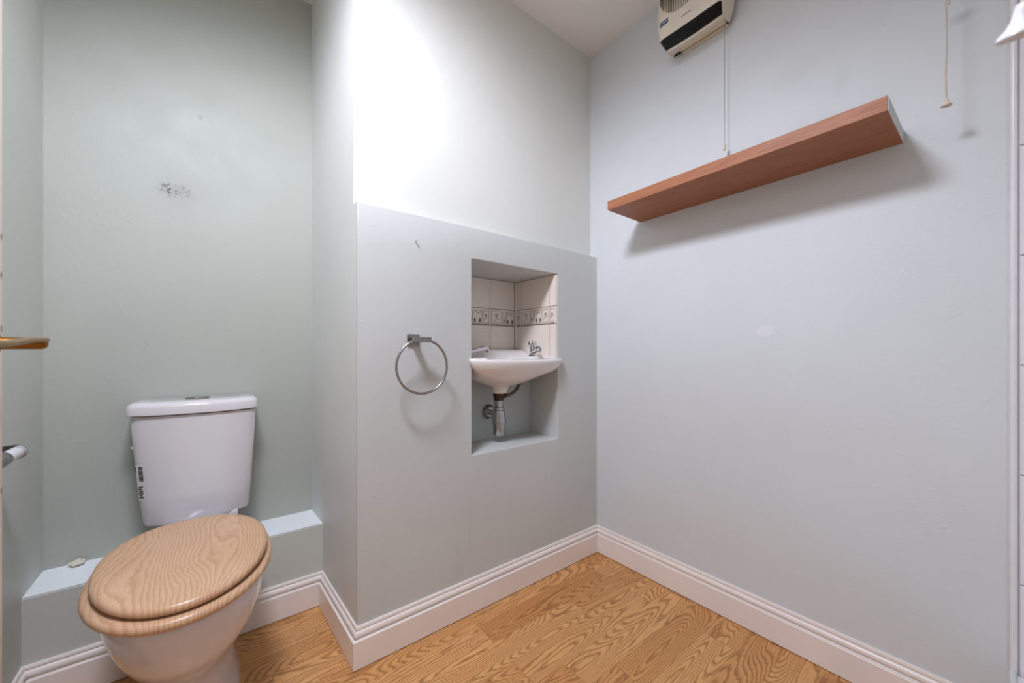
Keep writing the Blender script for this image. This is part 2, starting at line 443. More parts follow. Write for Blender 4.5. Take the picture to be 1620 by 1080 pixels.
# shower tray whose corner shows low at the right
t = thing('shower_tray', 'white shower tray whose corner meets the tiled wall low at the right edge', 'shower tray', (1.1, -0.430, 0))
bm = bmesh.new()
o1 = lambda d, z: [Vector((sx * (0.385 - d), sy * (0.415 - d), z)) for sx, sy in ((-1, -1), (1, -1), (1, 1), (-1, 1))]
loft(bm, [o1(0, 0.0), o1(0, 0.208), o1(0.004, 0.216), o1(0.045, 0.217), o1(0.07, 0.17), o1(0.1, 0.13)])
make('tray', bm, M['tray'], t)
bm = bmesh.new(); tube(bm, [(-0.37, 0.413, 0.218), (0.384, 0.413, 0.218)], 0.006, 8); make('sealant', bm, M['silicone'], t, smooth=True)

# skirting boards: one moulding profile swept round the corners with mitres
PROF = [(0.0, 0.003), (0.018, 0.003), (0.018, 0.0862), (0.0172, 0.0872), (0.0068, 0.0886), (0.0055, 0.0902), (0.0058, 0.0928), (0.0102, 0.0950), (0.0127, 0.0992), (0.0126, 0.1042), (0.0108, 0.1084), (0.0076, 0.1113), (0.0042, 0.1122), (0.0040, 0.1148), (0.0068, 0.1156), (0.0066, 0.1200), (0.0046, 0.1238), (0.0, 0.124)]
path = [Vector((XL, 0.40)), Vector((XL, YL)), Vector((0.344, YL)), Vector((XS0, YB)), Vector((XR, YB)), Vector((XR, -0.012))]
def inward(a, b):
    d = (b - a).normalized(); return Vector((d.y, -d.x))
nrm = [inward(path[i], path[i + 1]) for i in range(5)]
def off(i, d):
    if i == 0: return path[0] + nrm[0] * d
    if i == 5: return path[5] + nrm[4] * d
    a, b = nrm[i - 1], nrm[i]; m = (a + b).normalized(); return path[i] + m * (d / m.dot(a))
for i, nm in enumerate(('left', 'alcove', 'return', 'back', 'right')):
    bm = bmesh.new()
    rings = [[Vector((*off(j, d), z)) for d, z in PROF] for j in (i, i + 1)]
    loft(bm, rings)
    struct(make('baseboard_' + nm, bm, M['skirting'], smooth=True, angle=28))

# niche tiles
bm = bmesh.new()
TX = 0.013                                           # tile thickness
yt = YNT - 0.010; xt = NX1 - 0.013
def tile(axis, a, b, z0, z1, mi=0, up=0.0):
    g_ = 0.0014
    if axis == 'b': box(bm, (a + g_, yt - up, z0 + g_), (b - g_, yt + 0.0095, z1 - g_), 0.0014, 2, mi)
    else: box(bm, (xt - up, a + g_, z0 + g_), (xt + 0.0125, b - g_, z1 - g_), 0.0014, 2, mi)
ZB0, ZB1, ZR = 1.100, 1.180, 0.945
bcols = [0.776, 0.856, 1.058, 1.206]
for a, b in zip(bcols, bcols[1:]):
    tile('b', a, b, ZR, ZB0); tile('b', a, b, ZB0, ZB1); tile('b', a, b, ZB1, NZ1 - 0.001)
rcols = [1.2325, 1.272, 1.472, yt - 0.002]
for a, b in zip(rcols, rcols[1:]):
    tile('r', a, b, ZR, ZB0); tile('r', a, b, ZB0, ZB1); tile('r', a, b, ZB1, NZ1 - 0.001)
box(bm, (NX0, yt + 0.002, ZR - 0.01), (xt + 0.003, yt + 0.0098, NZ1 - 0.0005), mi=1)
box(bm, (xt + 0.002, YB + 0.0045, ZR - 0.01), (xt + 0.0125, yt + 0.003, NZ1 - 0.0005), mi=1)
box(bm, (xt - 0.006, yt - 0.006, ZR), (xt + 0.004, yt + 0.004, NZ1 - 0.001), 0.002, 2, 0)   # corner bead
# relief border: sprigs, leaves, framed squares, lower moulding
def P3(axis, u, z, d): return (u, yt - d, z) if axis == 'b' else (xt - d, u, z)
def relief(axis, pts, r, mi): tube(bm, [P3(axis, u, z, 0.0008) for u, z in pts], r, 6, mi)
def sprig(axis, u, z, s, sg, mi=2):
    relief(axis, [(u - 0.016 * s * sg, z - 0.026 * s), (u - 0.004 * s * sg, z - 0.012 * s), (u, z)], 0.0012, mi)
    relief(axis, [(u - 0.004 * s * sg, z - 0.012 * s), (u + 0.012 * s * sg, z - 0.012 * s), (u + 0.018 * s * sg, z - 0.004 * s)], 0.0011, mi)
    for k in range(6):
        a = k * math.pi / 3 + 0.3
        relief(axis, [(u + 0.004 * math.cos(a) * s, z + 0.008 * s + 0.004 * math.sin(a) * s), (u + 0.0115 * math.cos(a) * s, z + 0.008 * s + 0.0115 * math.sin(a) * s)], [0.0022, 0.0012], mi)
def bud(axis, u, z, mi=3):
    relief(axis, [(u, z - 0.011), (u, z - 0.004), (u, z + 0.004), (u, z + 0.010)], [0.001, 0.0045, 0.0036, 0.0006], mi)
def frame(axis, u0, u1, z0, z1):
    for p, q in (((u0, z0), (u1, z0)), ((u1, z0), (u1, z1)), ((u1, z1), (u0, z1)), ((u0, z1), (u0, z0))): relief(axis, [p, q], 0.0008, 2)
for axis, segs, sg in (('b', [(0.862, 1.052), (1.062, 1.200)], 1), ('r', [(1.478, yt - 0.006), (1.276, 1.468), (1.238, 1.268)], -1)):
    for u0, u1 in segs:
        relief(axis, [(u0, ZB0 + 0.004), (u1, ZB0 + 0.004)], 0.0030, 2)
        relief(axis, [(u0, ZB1 - 0.003), (u1, ZB1 - 0.003)], 0.0016, 0)
        w = u1 - u0
        u = u0 if sg > 0 else u1; k = 0
        while (u1 - u if sg > 0 else u - u0) > 0.028:
            L = min(0.066 if k % 3 == 0 else (0.026 if k % 3 == 1 else 0.060), (u1 - u if sg > 0 else u - u0))
            a, b = (u, u + L) if sg > 0 else (u - L, u)
            c_ = (a + b) / 2
            frame(axis, a + 0.003, b - 0.003, ZB0 + 0.012, ZB1 - 0.012)
            if k % 3 == 0: sprig(axis, c_, 1.142, min(1, L / 0.06), sg)
            elif k % 3 == 1: bud(axis, c_, 1.128, 2)
            else:
                bud(axis, c_ - 0.014, 1.124); bud(axis, c_ + 0.014, 1.124)
                relief(axis, [(c_ - 0.018, 1.156), (c_ - 0.006, 1.162), (c_ + 0.006, 1.155), (c_ + 0.018, 1.162)], 0.0013, 2)
            u = b if sg > 0 else a; k += 1
struct(make('wall_niche', bm, [M['niche_tile'], M['niche_grout'], M['motif'], M['motif_dark']]))

# ------------------------------------------------------------------ door standing open at the left edge
DX1, DX0, DY0, DY1 = -0.291, -0.331, 0.385, 1.100
bm = bmesh.new(); box(bm, (DX0, DY0, 0.006), (DX1, DY1, 1.99), 0.0025, 2)
door = struct(make('door_1', bm, M['door']))
bm = bmesh.new()
lathe(bm, [(0.004, 0.0), (0.025, 0.0), (0.026, 0.004), (0.022, 0.008), (0.0108, 0.011), (0.0104, 0.050), (0.0102, 0.058), (0.0085, 0.0625), (0.005, 0.0645)], (DX1, 1.045, 0.986), (1, 0, 0), 32)
hd = make('door_handle', bm, M['brass_dark'], door, smooth=True)
hd['label'] = 'aged brass lever handle'
bm = bmesh.new()      # scrolled lever: a band rising onto the boss and sweeping down and back along the door
lev = bez([(DX1 + 0.0585, 1.047, 0.9925), (DX1 + 0.057, 1.032, 0.9925), (DX1 + 0.050, 1.008, 0.9905), (DX1 + 0.043, 0.982, 0.9865), (DX1 + 0.036, 0.955, 0.983), (DX1 + 0.028, 0.932, 0.9835), (DX1 + 0.018, 0.915, 0.988)], 8)
rings = []
for i, p in enumerate(lev):
    tt = i / (len(lev) - 1)
    d = (lev[min(i + 1, len(lev) - 1)] - lev[max(i - 1, 0)]).normalized()
    sd = d.cross(Vector((0, 0, 1))).normalized(); up = sd.cross(d)
    hw, hh = 0.0085 + 0.002 * math.sin(tt * math.pi), 0.0042 + 0.0012 * tt
    ring = []
    for q in range(16):
        a = 2 * math.pi * q / 16; ca, sa = math.cos(a), math.sin(a)
        ring.append(p + sd * (hw * math.copysign(abs(ca) ** 0.6, ca)) + up * (hh * math.copysign(abs(sa) ** 0.6, sa)))
    rings.append(ring)
loft(bm, rings)
make('lever', bm, M['brass'], hd, smooth=True)

# toilet roll holder on the left wall
t = thing('toilet_roll_holder', 'chrome toilet roll holder with white roller end on left wall beside the door', 'toilet roll holder', (XL, 1.362, 0.736))
bm = bmesh.new()
box(bm, (0.0, -0.085, -0.024), (0.005, 0.085, 0.024), 0.002)
make('wall_plate', bm, M['satin'], t)
for yy in (-0.080, 0.0745):
    bm = bmesh.new()
    prof = [(0.003, 0.014), (0.040, 0.0165), (0.050, 0.014), (0.056, 0.006), (0.058, -0.003), (0.055, -0.012), (0.048, -0.017), (0.040, -0.017), (0.003, -0.014)]
    loft(bm, [[Vector((a, yy - 0.004, b)) for a, b in prof], [Vector((a, yy + 0.004, b)) for a, b in prof]])
    make('arm', bm, M['chrome'], t, smooth=True)
bm = bmesh.new(); lathe(bm, [(0.0145, -0.076), (0.0160, -0.072), (0.0160, -0.006), (0.0150, -0.004)], (0.041, 0, -0.001), (0, 1, 0), 28)
rl = make('roller', bm, M['satin'], t, smooth=True)
bm = bmesh.new(); lathe(bm, [(0.0120, -0.004), (0.0128, 0.000), (0.0128, 0.066), (0.0118, 0.0705)], (0.041, 0, -0.001), (0, 1, 0), 28)
o = make('roller_end', bm, M['white_plastic'], rl, smooth=True); o['label'] = 'white plastic roller end'

# ------------------------------------------------------------------ toilet
TXc = -0.042
toilet = thing('toilet', 'white close-coupled toilet with a wooden seat in front of the low ledge', 'toilet', (TXc, 1.35, 0))
def egg(xc, yf, yr, w, e, z, n=72, fm=0.56, ef=2.0):
    out = []; yw = yf + fm * (yr - yf)
    for i in range(n):
        a = 2 * math.pi * i / n; ct, st = math.cos(a), math.sin(a)
        ex = 2 / (ef if st < 0 else e)
        x = w * math.copysign(abs(ct) ** ex, ct)
        y = yw + ((yw - yf) if st < 0 else (yr - yw)) * math.copysign(abs(st) ** ex, st)
        zz = z(y) if callable(z) else z
        out.append(Vector((xc + x - TXc, y - 1.35, zz)))
    return out
# pan: bowl running down into the pedestal
bm = bmesh.new()
secs = [  # z, xc, yf, yr, w, e
    (0.000, 1.215, 1.575, 0.112, 4.0), (0.012, 1.212, 1.575, 0.114, 4.0), (0.03, 1.222, 1.575, 0.106, 3.6), (0.08, 1.232, 1.575, 0.100, 3.4),
    (0.14, 1.225, 1.578, 0.099, 3.2), (0.175, 1.205, 1.58, 0.102, 3.0), (0.20, 1.175, 1.582, 0.110, 2.8), (0.225, 1.140, 1.585, 0.122, 2.6),
    (0.255, 1.105, 1.590, 0.137, 2.5), (0.29, 1.078, 1.600, 0.151, 2.5), (0.33, 1.060, 1.61, 0.163, 2.6), (0.37, 1.049, 1.618, 0.171, 2.8), (0.395, 1.044, 1.622, 0.1745, 3.0), (0.404, 1.046, 1.622, 0.174, 3.0), (0.409, 1.052, 1.618, 0.170, 3.0)]
loft(bm, [egg(TXc, yf, yr, w, e, z) for z, yf, yr, w, e in secs])
pan = make('pan', bm, M['ceramic'], toilet, smooth=True, angle=50)
# seat ring
def slab(prof, xc, yf, yr, w, e, zf, zr, fm=0.56):
    """prof: (inset, height) ring list; height measured from a plane that tilts from zf (front) to zr (rear)"""
    b = bmesh.new()
    zz = lambda y, hgt: zf + (zr - zf) * (y - yf) / (yr - yf) + hgt
    rings = []
    for ins, hgt in prof:
        rings.append(egg(xc, yf + ins, yr - ins, w - ins, e, (lambda y, hgt=hgt: zz(y, hgt)), fm=fm))
    loft(b, rings); return b
ringp = [(0.012, 0.0), (0.004, 0.001), (0.001, 0.005), (0.0, 0.010), (0.001, 0.015), (0.005, 0.0195), (0.012, 0.021), (0.03, 0.021)]
make('toilet_seat', slab(ringp, -0.046, 1.020, 1.500, 0.183, 2.5, 0.413, 0.424), M['seat'], toilet, smooth=True, angle=50)
lidp = [(0.014, 0.0), (0.005, 0.001), (0.001, 0.005), (0.0, 0.010), (0.002, 0.0155), (0.008, 0.0195), (0.02, 0.021), (0.06, 0.0215)]
make('seat_lid', slab(lidp, -0.044, 1.034, 1.484, 0.170, 2.25, 0.4375, 0.461), M['seat'], toilet, smooth=True, angle=50)
for sx in (-0.07, 0.07):
    bm = bmesh.new(); lathe(bm, [(0.010, -0.028), (0.011, -0.026), (0.011, 0.026), (0.010, 0.028)], (sx, 0.145, 0.432), (1, 0, 0), 20)
    lathe(bm, [(0.016, 0.0), (0.016, 0.006), (0.009, 0.010), (0.009, 0.024)], (sx, 0.145, 0.409), (0, 0, 1), 20)
    make('hinge', bm, M['chrome'], toilet, smooth=True)
# cistern: front-bowed, tapering downwards
def cis(z, xc, w, yb, yf, bow, n=28, pw=2.6):
    pts = []
    for i in range(n + 1):      # front from left to right
        s = -1 + 2 * i / n
        r = 0.014
        pts.append((xc + w * s, yf + bow * abs(s) ** pw))
    # soften the two front corners
    pts[0] = (pts[0][0] + 0.000, pts[0][1] + 0.006); pts[-1] = (pts[-1][0], pts[-1][1] + 0.006)
    pts += [(xc + w, yb - 0.01), (xc + w - 0.006, yb), (xc, yb), (xc - w + 0.006, yb), (xc - w, yb - 0.01)]
    return [Vector((x - TXc, y - 1.35, z)) for x, y in pts]
bm = bmesh.new()
yb = 1.796
rs = []
for z, xc, w, yf, bow in ((0.424, -0.028, 0.126, 1.618, 0.046), (0.427, -0.028, 0.1335, 1.609, 0.048), (0.438, -0.028, 0.1375, 1.605, 0.050), (0.52, -0.030, 0.146, 1.610, 0.046), (0.62, -0.031, 0.153, 1.616, 0.042), (0.72, -0.032, 0.159, 1.620, 0.038), (0.7695, -0.032, 0.162, 1.621, 0.036)):
    rs.append(cis(z, xc, w, yb, yf, bow))
loft(bm, rs)
cistern = make('cistern', bm, M['ceramic'], toilet, smooth=True, angle=40)
bm = bmesh.new(); rs = []
for z, ins in ((0.7725, 0.003), (0.775, 0.0), (0.797, 0.0), (0.805, 0.003), (0.8105, 0.010), (0.8125, 0.022)):
    rs.append(cis(z, -0.034, 0.170 - ins, 1.797 - ins * 0.3, 1.612 + ins, 0.040))
loft(bm, rs)
cl_ = make('cistern_lid', bm, M['ceramic'], toilet, smooth=True, angle=45)
bm = bmesh.new(); rs = []
for z, k_ in ((0.812, 1.0), (0.8155, 1.0), (0.8175, 0.93)):
    rs.append([Vector((-0.034 - TXc + 0.033 * k_ * math.cos(2 * math.pi * i / 40), 0.355 + 0.024 * k_ * math.sin(2 * math.pi * i / 40), z)) for i in range(40)])
loft(bm, rs)
fb = make('flush_button', bm, M['satin'], cl_, smooth=True)
for sx in (-1, 1):
    bm = bmesh.new(); rs = []
    for z, k_ in ((0.8165, 1.0), (0.8190, 1.0), (0.8197, 0.9)):
        ring = []
        for i in range(20):
            a = -math.pi / 2 + math.pi * i / 19
            ring.append(Vector((-0.034 - TXc + sx * (0.0022 + 0.0255 * k_ * math.cos(a)), 0.355 + 0.019 * k_ * math.sin(a), z)))
        rs.append(ring)
    loft(bm, rs)
    o = make('flush_half', bm, M['chrome'], cl_, smooth=True)
# rubber gasket line under the tank and white tail of the inlet on its left side
bm = bmesh.new(); box(bm, (-0.055, 0.272, 0.404), (0.118, 0.43, 0.432), 0.006)
make('tank_gasket', bm, M['ceramic'], toilet)
bm = bmesh.new(); lathe(bm, [(0.006, 0.0), (0.006, 0.008), (0.004, 0.009), (0.004, 0.013)], (-0.143, 0.36, 0.665), (-1, 0, 0), 16)
make('inlet_tail', bm, M['white_plastic'], toilet, smooth=True)
# bar-code sticker wrapped on the left front corner of the tank
def on_tank(s, z):      # s: front parameter -1..; <-1 continues along the left flank
    k = (z - 0.428) / (0.7695 - 0.428); w = 0.1375 + (0.162 - 0.1375) * k; yf = 1.605 + 0.016 * k; xc = -0.030 - 0.002 * k
    if s >= -1: return Vector((xc + w * s - TXc, yf + (0.050 - 0.014 * k) * abs(s) ** 2.6 - 1.35 - 0.0008, z))
    return Vector((xc - w - 0.0008 - TXc, yf + (0.050 - 0.014 * k) - 1.35 + (-1 - s) * w, z))
bm = bmesh.new()
def patch(s0, s1, z0, z1, mi, out=0.0, ns=6, nz=4):
    G = [[bm.verts.new(on_tank(s0 + (s1 - s0) * i / ns, z0 + (z1 - z0) * j / nz) + Vector((-out, -out, 0))) for j in range(nz + 1)] for i in range(ns + 1)]
    for i in range(ns):
        for j in range(nz): bm.faces.new((G[i][j], G[i + 1][j], G[i + 1][j + 1], G[i][j + 1])).material_index = mi
patch(-1.10, -0.875, 0.510, 0.622, 0)
for i in range(9): patch(-0.955, -0.885, 0.5705 + i * 0.0052, 0.5705 + i * 0.0052 + (0.0040 if i % 3 else 0.0030), 1, 0.0006, 3, 1)
for i in range(6): patch(-0.985 + 0.01 * (i % 2), -0.905 - 0.02 * (i % 3 == 1), 0.518 + i * 0.0065, 0.518 + i * 0.0065 + 0.0042, 1, 0.0006, 3, 1)
patch(-0.998, -0.985, 0.598, 0.615, 1, 0.0006, 1, 1)
o = make('barcode_sticker', bm, [M['label'], M['ink']], cistern); o['label'] = 'white sticker printed with black barcodes'

# crumb of old filler on the ledge
bm = bmesh.new(); bmesh.ops.create_icosphere(bm, subdivisions=3, radius=0.016)
for v in bm.verts:
    n_ = math.sin(v.co.x * 310) * math.cos(v.co.y * 270) + math.sin(v.co.z * 330 + 1)
    v.co *= 1 + 0.22 * n_; v.co.z *= 0.75
    if v.co.x > 0.004: v.co.x *= 0.9
    v.co.z = max(v.co.z, -0.008)
o = make('plaster_crumb', bm, M['plaster']); o.location = (-0.325, 1.782, ZL + 0.008)
tag(o, 'cream crumb of loose plaster lying on the ledge behind the toilet', 'plaster crumb')

# ------------------------------------------------------------------ wash basin in the niche
basin = thing('wash_basin', 'small white wash basin with two chrome taps set into the tiled niche', 'basin', (1.0, 1.33, 0.78))
B0 = Vector((1.0, 1.33, 0.78))
def bsec(z, hw, yf, yr, e=2.3, n=64, dx=0.0, zmod=0.0):
    out = []; wide = 0.0165 * max(0.0, min(1.0, (z - 0.885) / 0.045)) if hw > 0.21 else 0.0
    yw = 1.222
    if yr < yw + 0.02 or yf > yw - 0.02: yw = yf + 0.45 * (yr - yf)
    for i in range(n):
        a = 2 * math.pi * (i + 0.5) / n; ct, st = math.cos(a), math.sin(a)
        if st < 0: x = (hw + wide) * math.copysign(abs(ct) ** (2 / 2.3), ct); y = yw - (yw - yf) * abs(st) ** (2 / 2.0)
        else: x = hw * math.copysign(abs(ct) ** (2 / e), ct); y = yw + (yr - yw) * abs(st) ** (2 / e)
        out.append(Vector((1.0 + dx + x, y, z - zmod * max(0, -st))) - B0)
    return out
bm = bmesh.new()
outer = [(0.796, 0.030, 1.302, 1.36, 2), (0.806, 0.032, 1.30, 1.362, 2), (0.826, 0.040, 1.29, 1.37, 2), (0.834, 0.072, 1.262, 1.385, 2.2), (0.846, 0.115, 1.235, 1.395, 2.4), (0.864, 0.158, 1.208, 1.402, 2.8), (0.888, 0.194, 1.186, 1.408, 3.2), (0.912, 0.214, 1.174, 1.412, 4), (0.930, 0.222, 1.168, 1.416, 6), (0.940, 0.2235, 1.166, 1.418, 8), (0.945, 0.223, 1.168, 1.418, 8), (0.947, 0.219, 1.174, 1.416, 8)]
inner = [(0.9465, 0.205, 1.188, 1.40, 5), (0.944, 0.200, 1.194, 1.39, 4), (0.925, 0.165, 1.215, 1.375, 3), (0.890, 0.13, 1.24, 1.37, 2.6), (0.865, 0.08, 1.28, 1.36, 2.2), (0.855, 0.03, 1.31, 1.35, 2)]
loft(bm, [bsec(z, hw, yf, yr, e, dx=-0.022 * max(0, min(1, (0.90 - z) / 0.07)), zmod=0.006 if z > 0.9 else 0) for z, hw, yf, yr, e in outer + inner])
make('bowl', bm, M['basin'], basin, smooth=True, angle=60)
bm = bmesh.new()      # raised back shelf of the basin reaching to the tiles
lo_ = lambda z, f, r: [Vector(p) - B0 for p in ((NX0 + 0.002, f, z), (xt - 0.004, f, z), (xt - 0.004, r, z), (NX0 + 0.002, r, z))]
loft(bm, [lo_(0.932, 1.40, yt - 0.002), lo_(0.950, 1.402, yt - 0.002), lo_(0.974, 1.44, yt - 0.002), lo_(0.980, 1.455, yt - 0.002), lo_(0.983, 1.47, yt - 0.002)])
bmesh.ops.bevel(bm, geom=[e for e in bm.edges if abs(e.verts[0].co.z - e.verts[1].co.z) < 1e-5], offset=0.003, segments=2, affect='EDGES')
make('back_shelf', bm, M['basin'], basin, smooth=True)
for x0, x1 in ((0.779, 0.852), (1.085, 1.222)):      # tap decks left and right
    bm = bmesh.new(); box(bm, (x0 - 1.0, 1.236 - 1.33, 0.936 - 0.78), (x1 - 1.0, 1.41 - 1.33, (0.9535 if x0 > 1 else 0.949) - 0.78), 0.006, 3)
    make('tap_deck', bm, M['basin'], basin, smooth=True)
def tap(loc, ang, lift=0.0):
    bm = bmesh.new()
    lathe(bm, [(0.019, 0.0), (0.019, 0.004), (0.0145, 0.007), (0.0135, 0.030), (0.015, 0.036), (0.012, 0.040)], (0, 0, 0), n=24)
    tp = make('tap', bm, M['chrome'], basin, smooth=True)
    tp.location = Vector(loc) - B0; tp.rotation_euler = (0, 0, ang)
    bm = bmesh.new()
    pts = [(0.006, 0, 0.018), (0.035, 0, 0.024), (0.075, 0, 0.032), (0.100, 0, 0.036), (0.112, 0, 0.034), (0.119, 0, 0.026), (0.120, 0, 0.018)]
    P = bez(pts, 5); rs = []
    for i, p in enumerate(P):
        d = (P[min(i + 1, len(P) - 1)] - P[max(i - 1, 0)]).normalized(); sd = Vector((0, 1, 0)); up = d.cross(sd)
        tt = i / (len(P) - 1); w, h_ = 0.0125 - 0.003 * tt, 0.0095 - 0.003 * min(1, tt * 1.2)
        rs.append([p + sd * (w * math.copysign(abs(math.cos(a)) ** .6, math.cos(a))) + up * (h_ * math.copysign(abs(math.sin(a)) ** .6, math.sin(a))) for a in [2 * math.pi * q / 16 for q in range(16)]])
    loft(bm, rs); make('spout', bm, M['chrome'], tp, smooth=True)
    bm = bmesh.new(); rs = []
    for r, z in ((0.009, 0.038), (0.0125, 0.042), (0.0175, 0.047), (0.0185, 0.058), (0.0165, 0.067), (0.011, 0.0705), (0.004, 0.071)):
        rs.append([Vector(((r * (1 + (0.10 * math.cos(6 * a) if 0.044 < z < 0.069 else 0))) * math.cos(a), (r * (1 + (0.10 * math.cos(6 * a) if 0.044 < z < 0.069 else 0))) * math.sin(a), z)) for a in [2 * math.pi * q / 48 for q in range(48)]])
    loft(bm, rs); make('tap_head', bm, M['chrome'], tp, smooth=True, angle=50)
    return tp
tap((0.805, 1.325, 0.953), R(8)); tap((1.143, 1.305, 0.953), R(-118))
# waste nut, bottle trap, outlet flange, supply hoses
CX, CY = 0.976, 1.335
bm = bmesh.new()
lathe(bm, [(0.022, 0.800), (0.0245, 0.796), (0.0245, 0.782), (0.0215, 0.780), (0.0215, 0.766), (0.018, 0.764)], (CX - 1.0, CY - 1.33, -0.78), n=12)
o = make('waste_nut', bm, M['bronze'], basin, smooth=True, angle=25); o['label'] = 'dark corroded waste nut'
bm = bmesh.new()
lathe(bm, [(0.018, 0.767), (0.018, 0.738), (0.022, 0.736), (0.022, 0.724), (0.025, 0.722), (0.0305, 0.684), (0.0315, 0.676), (0.0305, 0.668), (0.0255, 0.665), (0.025, 0.622), (0.023, 0.617), (0.004, 0.615)], (CX - 1.0, CY - 1.33, -0.78), n=32)
tr_ = make('bottle_trap', bm, M['trap'], basin, smooth=True, angle=35); tr_['label'] = 'chrome bottle trap'
bm = bmesh.new()
lathe(bm, [(0.013, 0.0), (0.013, 0.09)], (CX - 1.0, CY - 1.33, 0.705 - 0.78), (0.10, 1, 0), n=24)
make('outlet_pipe', bm, M['chrome'], tr_, smooth=True)
bm = bmesh.new()
lathe(bm, [(0.014, 0.0), (0.022, 0.0), (0.031, 0.008), (0.033, 0.014), (0.033, 0.016)], (-0.016, YND - 1.33 - 0.016, 0.705 - 0.78), (0, 1, 0), n=32)
make('wall_flange', bm, M['satin'], tr_, smooth=True)
bm = bmesh.new()
tube(bm, bez([(0.162, 0.055, 0.128), (0.145, 0.045, 0.085), (0.095, 0.025, 0.030), (0.045, 0.008, 0.006), (0.000, 0.004, 0.002)], 8), 0.0075, 12)
o = make('supply_hose', bm, M['braid'], basin, smooth=True); o['label'] = 'brown braided supply hose'
bm = bmesh.new(); lathe(bm, [(0.009, 0), (0.0115, 0.002), (0.0115, 0.018), (0.009, 0.02)], (0.016, 0.006, 0.0035), (-1, -0.1, -0.15), 6); make('hose_nut', bm, M['bronze'], o)
bm = bmesh.new()
tube(bm, bez([(-0.186, 0.0, 0.150), (-0.196, -0.008, 0.110), (-0.192, -0.012, 0.066), (-0.186, -0.006, 0.034), (-0.194, 0.012, 0.020), (-0.212, 0.03, 0.016)], 8), 0.008, 12)
o = make('supply_hose', bm, M['braid'], basin, smooth=True); o['label'] = 'brown braided supply hose'

# ------------------------------------------------------------------ towel ring
t = thing('towel_ring', 'chrome towel ring hanging on the grey boxed-in wall left of the basin', 'towel ring', (0.540, YB, 1.012))
bm = bmesh.new(); box(bm, (-0.022, -0.006, -0.020), (0.022, 0.0, 0.020), 0.0015); make('wall_plate', bm, M['satin'], t)
bm = bmesh.new(); box(bm, (-0.009, -0.056, -0.009), (0.009, -0.004, 0.009), 0.001); box(bm, (-0.027, -0.071, -0.0085), (0.034, -0.055, 0.0085), 0.001)
make('bracket', bm, M['satin'], t)
bm = bmesh.new(); rr = 0.0885
tube(bm, [(0.006 + rr * math.sin(2 * math.pi * i / 72), -0.063, -0.0875 + rr * math.cos(2 * math.pi * i / 72)) for i in range(72)], 0.0042, 12, closed=True)
make('ring', bm, M['satin'], t, smooth=True)
# nail
bm = bmesh.new(); lathe(bm, [(0.0014, 0.0), (0.0014, 0.012), (0.0032, 0.012), (0.0032, 0.0135), (0.001, 0.014)], (0, 0, 0), (0, -1, 0.25), 12)
o = make('nail', bm, M['nail'], smooth=True); o.location = (0.548, YB, 1.348); tag(o, 'small nail sticking out of the grey boxed-in wall above the towel ring', 'nail')

# ------------------------------------------------------------------ floating shelf
t = thing('wall_shelf', 'red-brown oak floating shelf on the pale right wall below the heater', 'shelf', (XR, 0.575, 1.545))
SX, SY0, SY1, SH = -0.232, -0.4095, 0.4095, 0.036
bm = bmesh.new(); box(bm, (SX, SY0 + 0.0012, 0), (-0.0005, SY1, SH), 0.0008, 1); make('board', bm, M['shelf'], t)
bm = bmesh.new(); box(bm, (SX + 0.0012, SY0, 0.0008), (-0.0005, SY0 + 0.0011, SH - 0.0008)); o = make('end_strip', bm, M['label'], t); o['label'] = 'pale strip on the shelf end'  # thin pale sheet covering the end of the board

# ------------------------------------------------------------------ fan heater high on the right wall
HY = 0.713
t = thing('fan_heater', 'ivory wall fan heater with black outlet grille high above the shelf', 'heater', (XR, HY, 2.15))
def hsec(z, hw, xf, bow=0.0, n=40):
    """plan outline at height z: rounded front at x=-xf, back on x=-0.022, curved like a D; bow drops the middle"""
    out = []
    for i in range(n + 1):
        s = -1 + 2 * i / n
        a = math.asin(max(-1, min(1, s)))
        yy = hw * math.copysign(abs(math.sin(s * math.pi / 2)) ** 0.85, s)
        xx = 0.022 + (xf - 0.022) * max(0.0, 1 - abs(s) ** 5.0) ** (1 / 3.2)
        out.append(Vector((-xx, yy, z - bow * (1 - s * s))))
    return out
lev_ = [(0.021, 0.096, 0.030, 0.002), (0.018, 0.101, 0.060, 0.009), (0.014, 0.105, 0.076, 0.014), (0.0125, 0.1065, 0.0785, 0.014), (0.0165, 0.108, 0.082, 0.014), (0.042, 0.118, 0.114, 0.008), (0.050, 0.121, 0.119, 0.006), (0.08, 0.125, 0.120, 0.003), (0.13, 0.128, 0.119, 0), (0.19, 0.126, 0.116, 0), (0.235, 0.116, 0.107, 0), (0.258, 0.10, 0.094, 0), (0.268, 0.08, 0.07, 0)]
bm = bmesh.new(); loft(bm, [hsec(*q) for q in lev_])
body = make('body', bm, M['heater'], t, smooth=True, angle=60)
# outlet grille: black louvred band following the chamfer under the front
def lerp(a, b, k): return tuple(a[i] + (b[i] - a[i]) * k for i in range(4))
bm = bmesh.new(); rs = []
NS = 7
A_, B_ = (0.0175, 0.1084, 0.0832, 0.014), (0.0425, 0.1180, 0.1140, 0.008)
for i in range(NS * 4 + 1):
    k = i / (NS * 4); q = lerp(A_, B_, k); o_ = 0.0018 + (0.0016 if i % 4 in (1, 2) else -0.0006)
    sec = hsec(q[0] - o_ * 0.7, q[1] + o_, q[2] + o_, q[3])
    rs.append(sec[4:-4])
loft(bm, rs, False, False, closed=False)
make('outlet_grille', bm, M['black'], t)
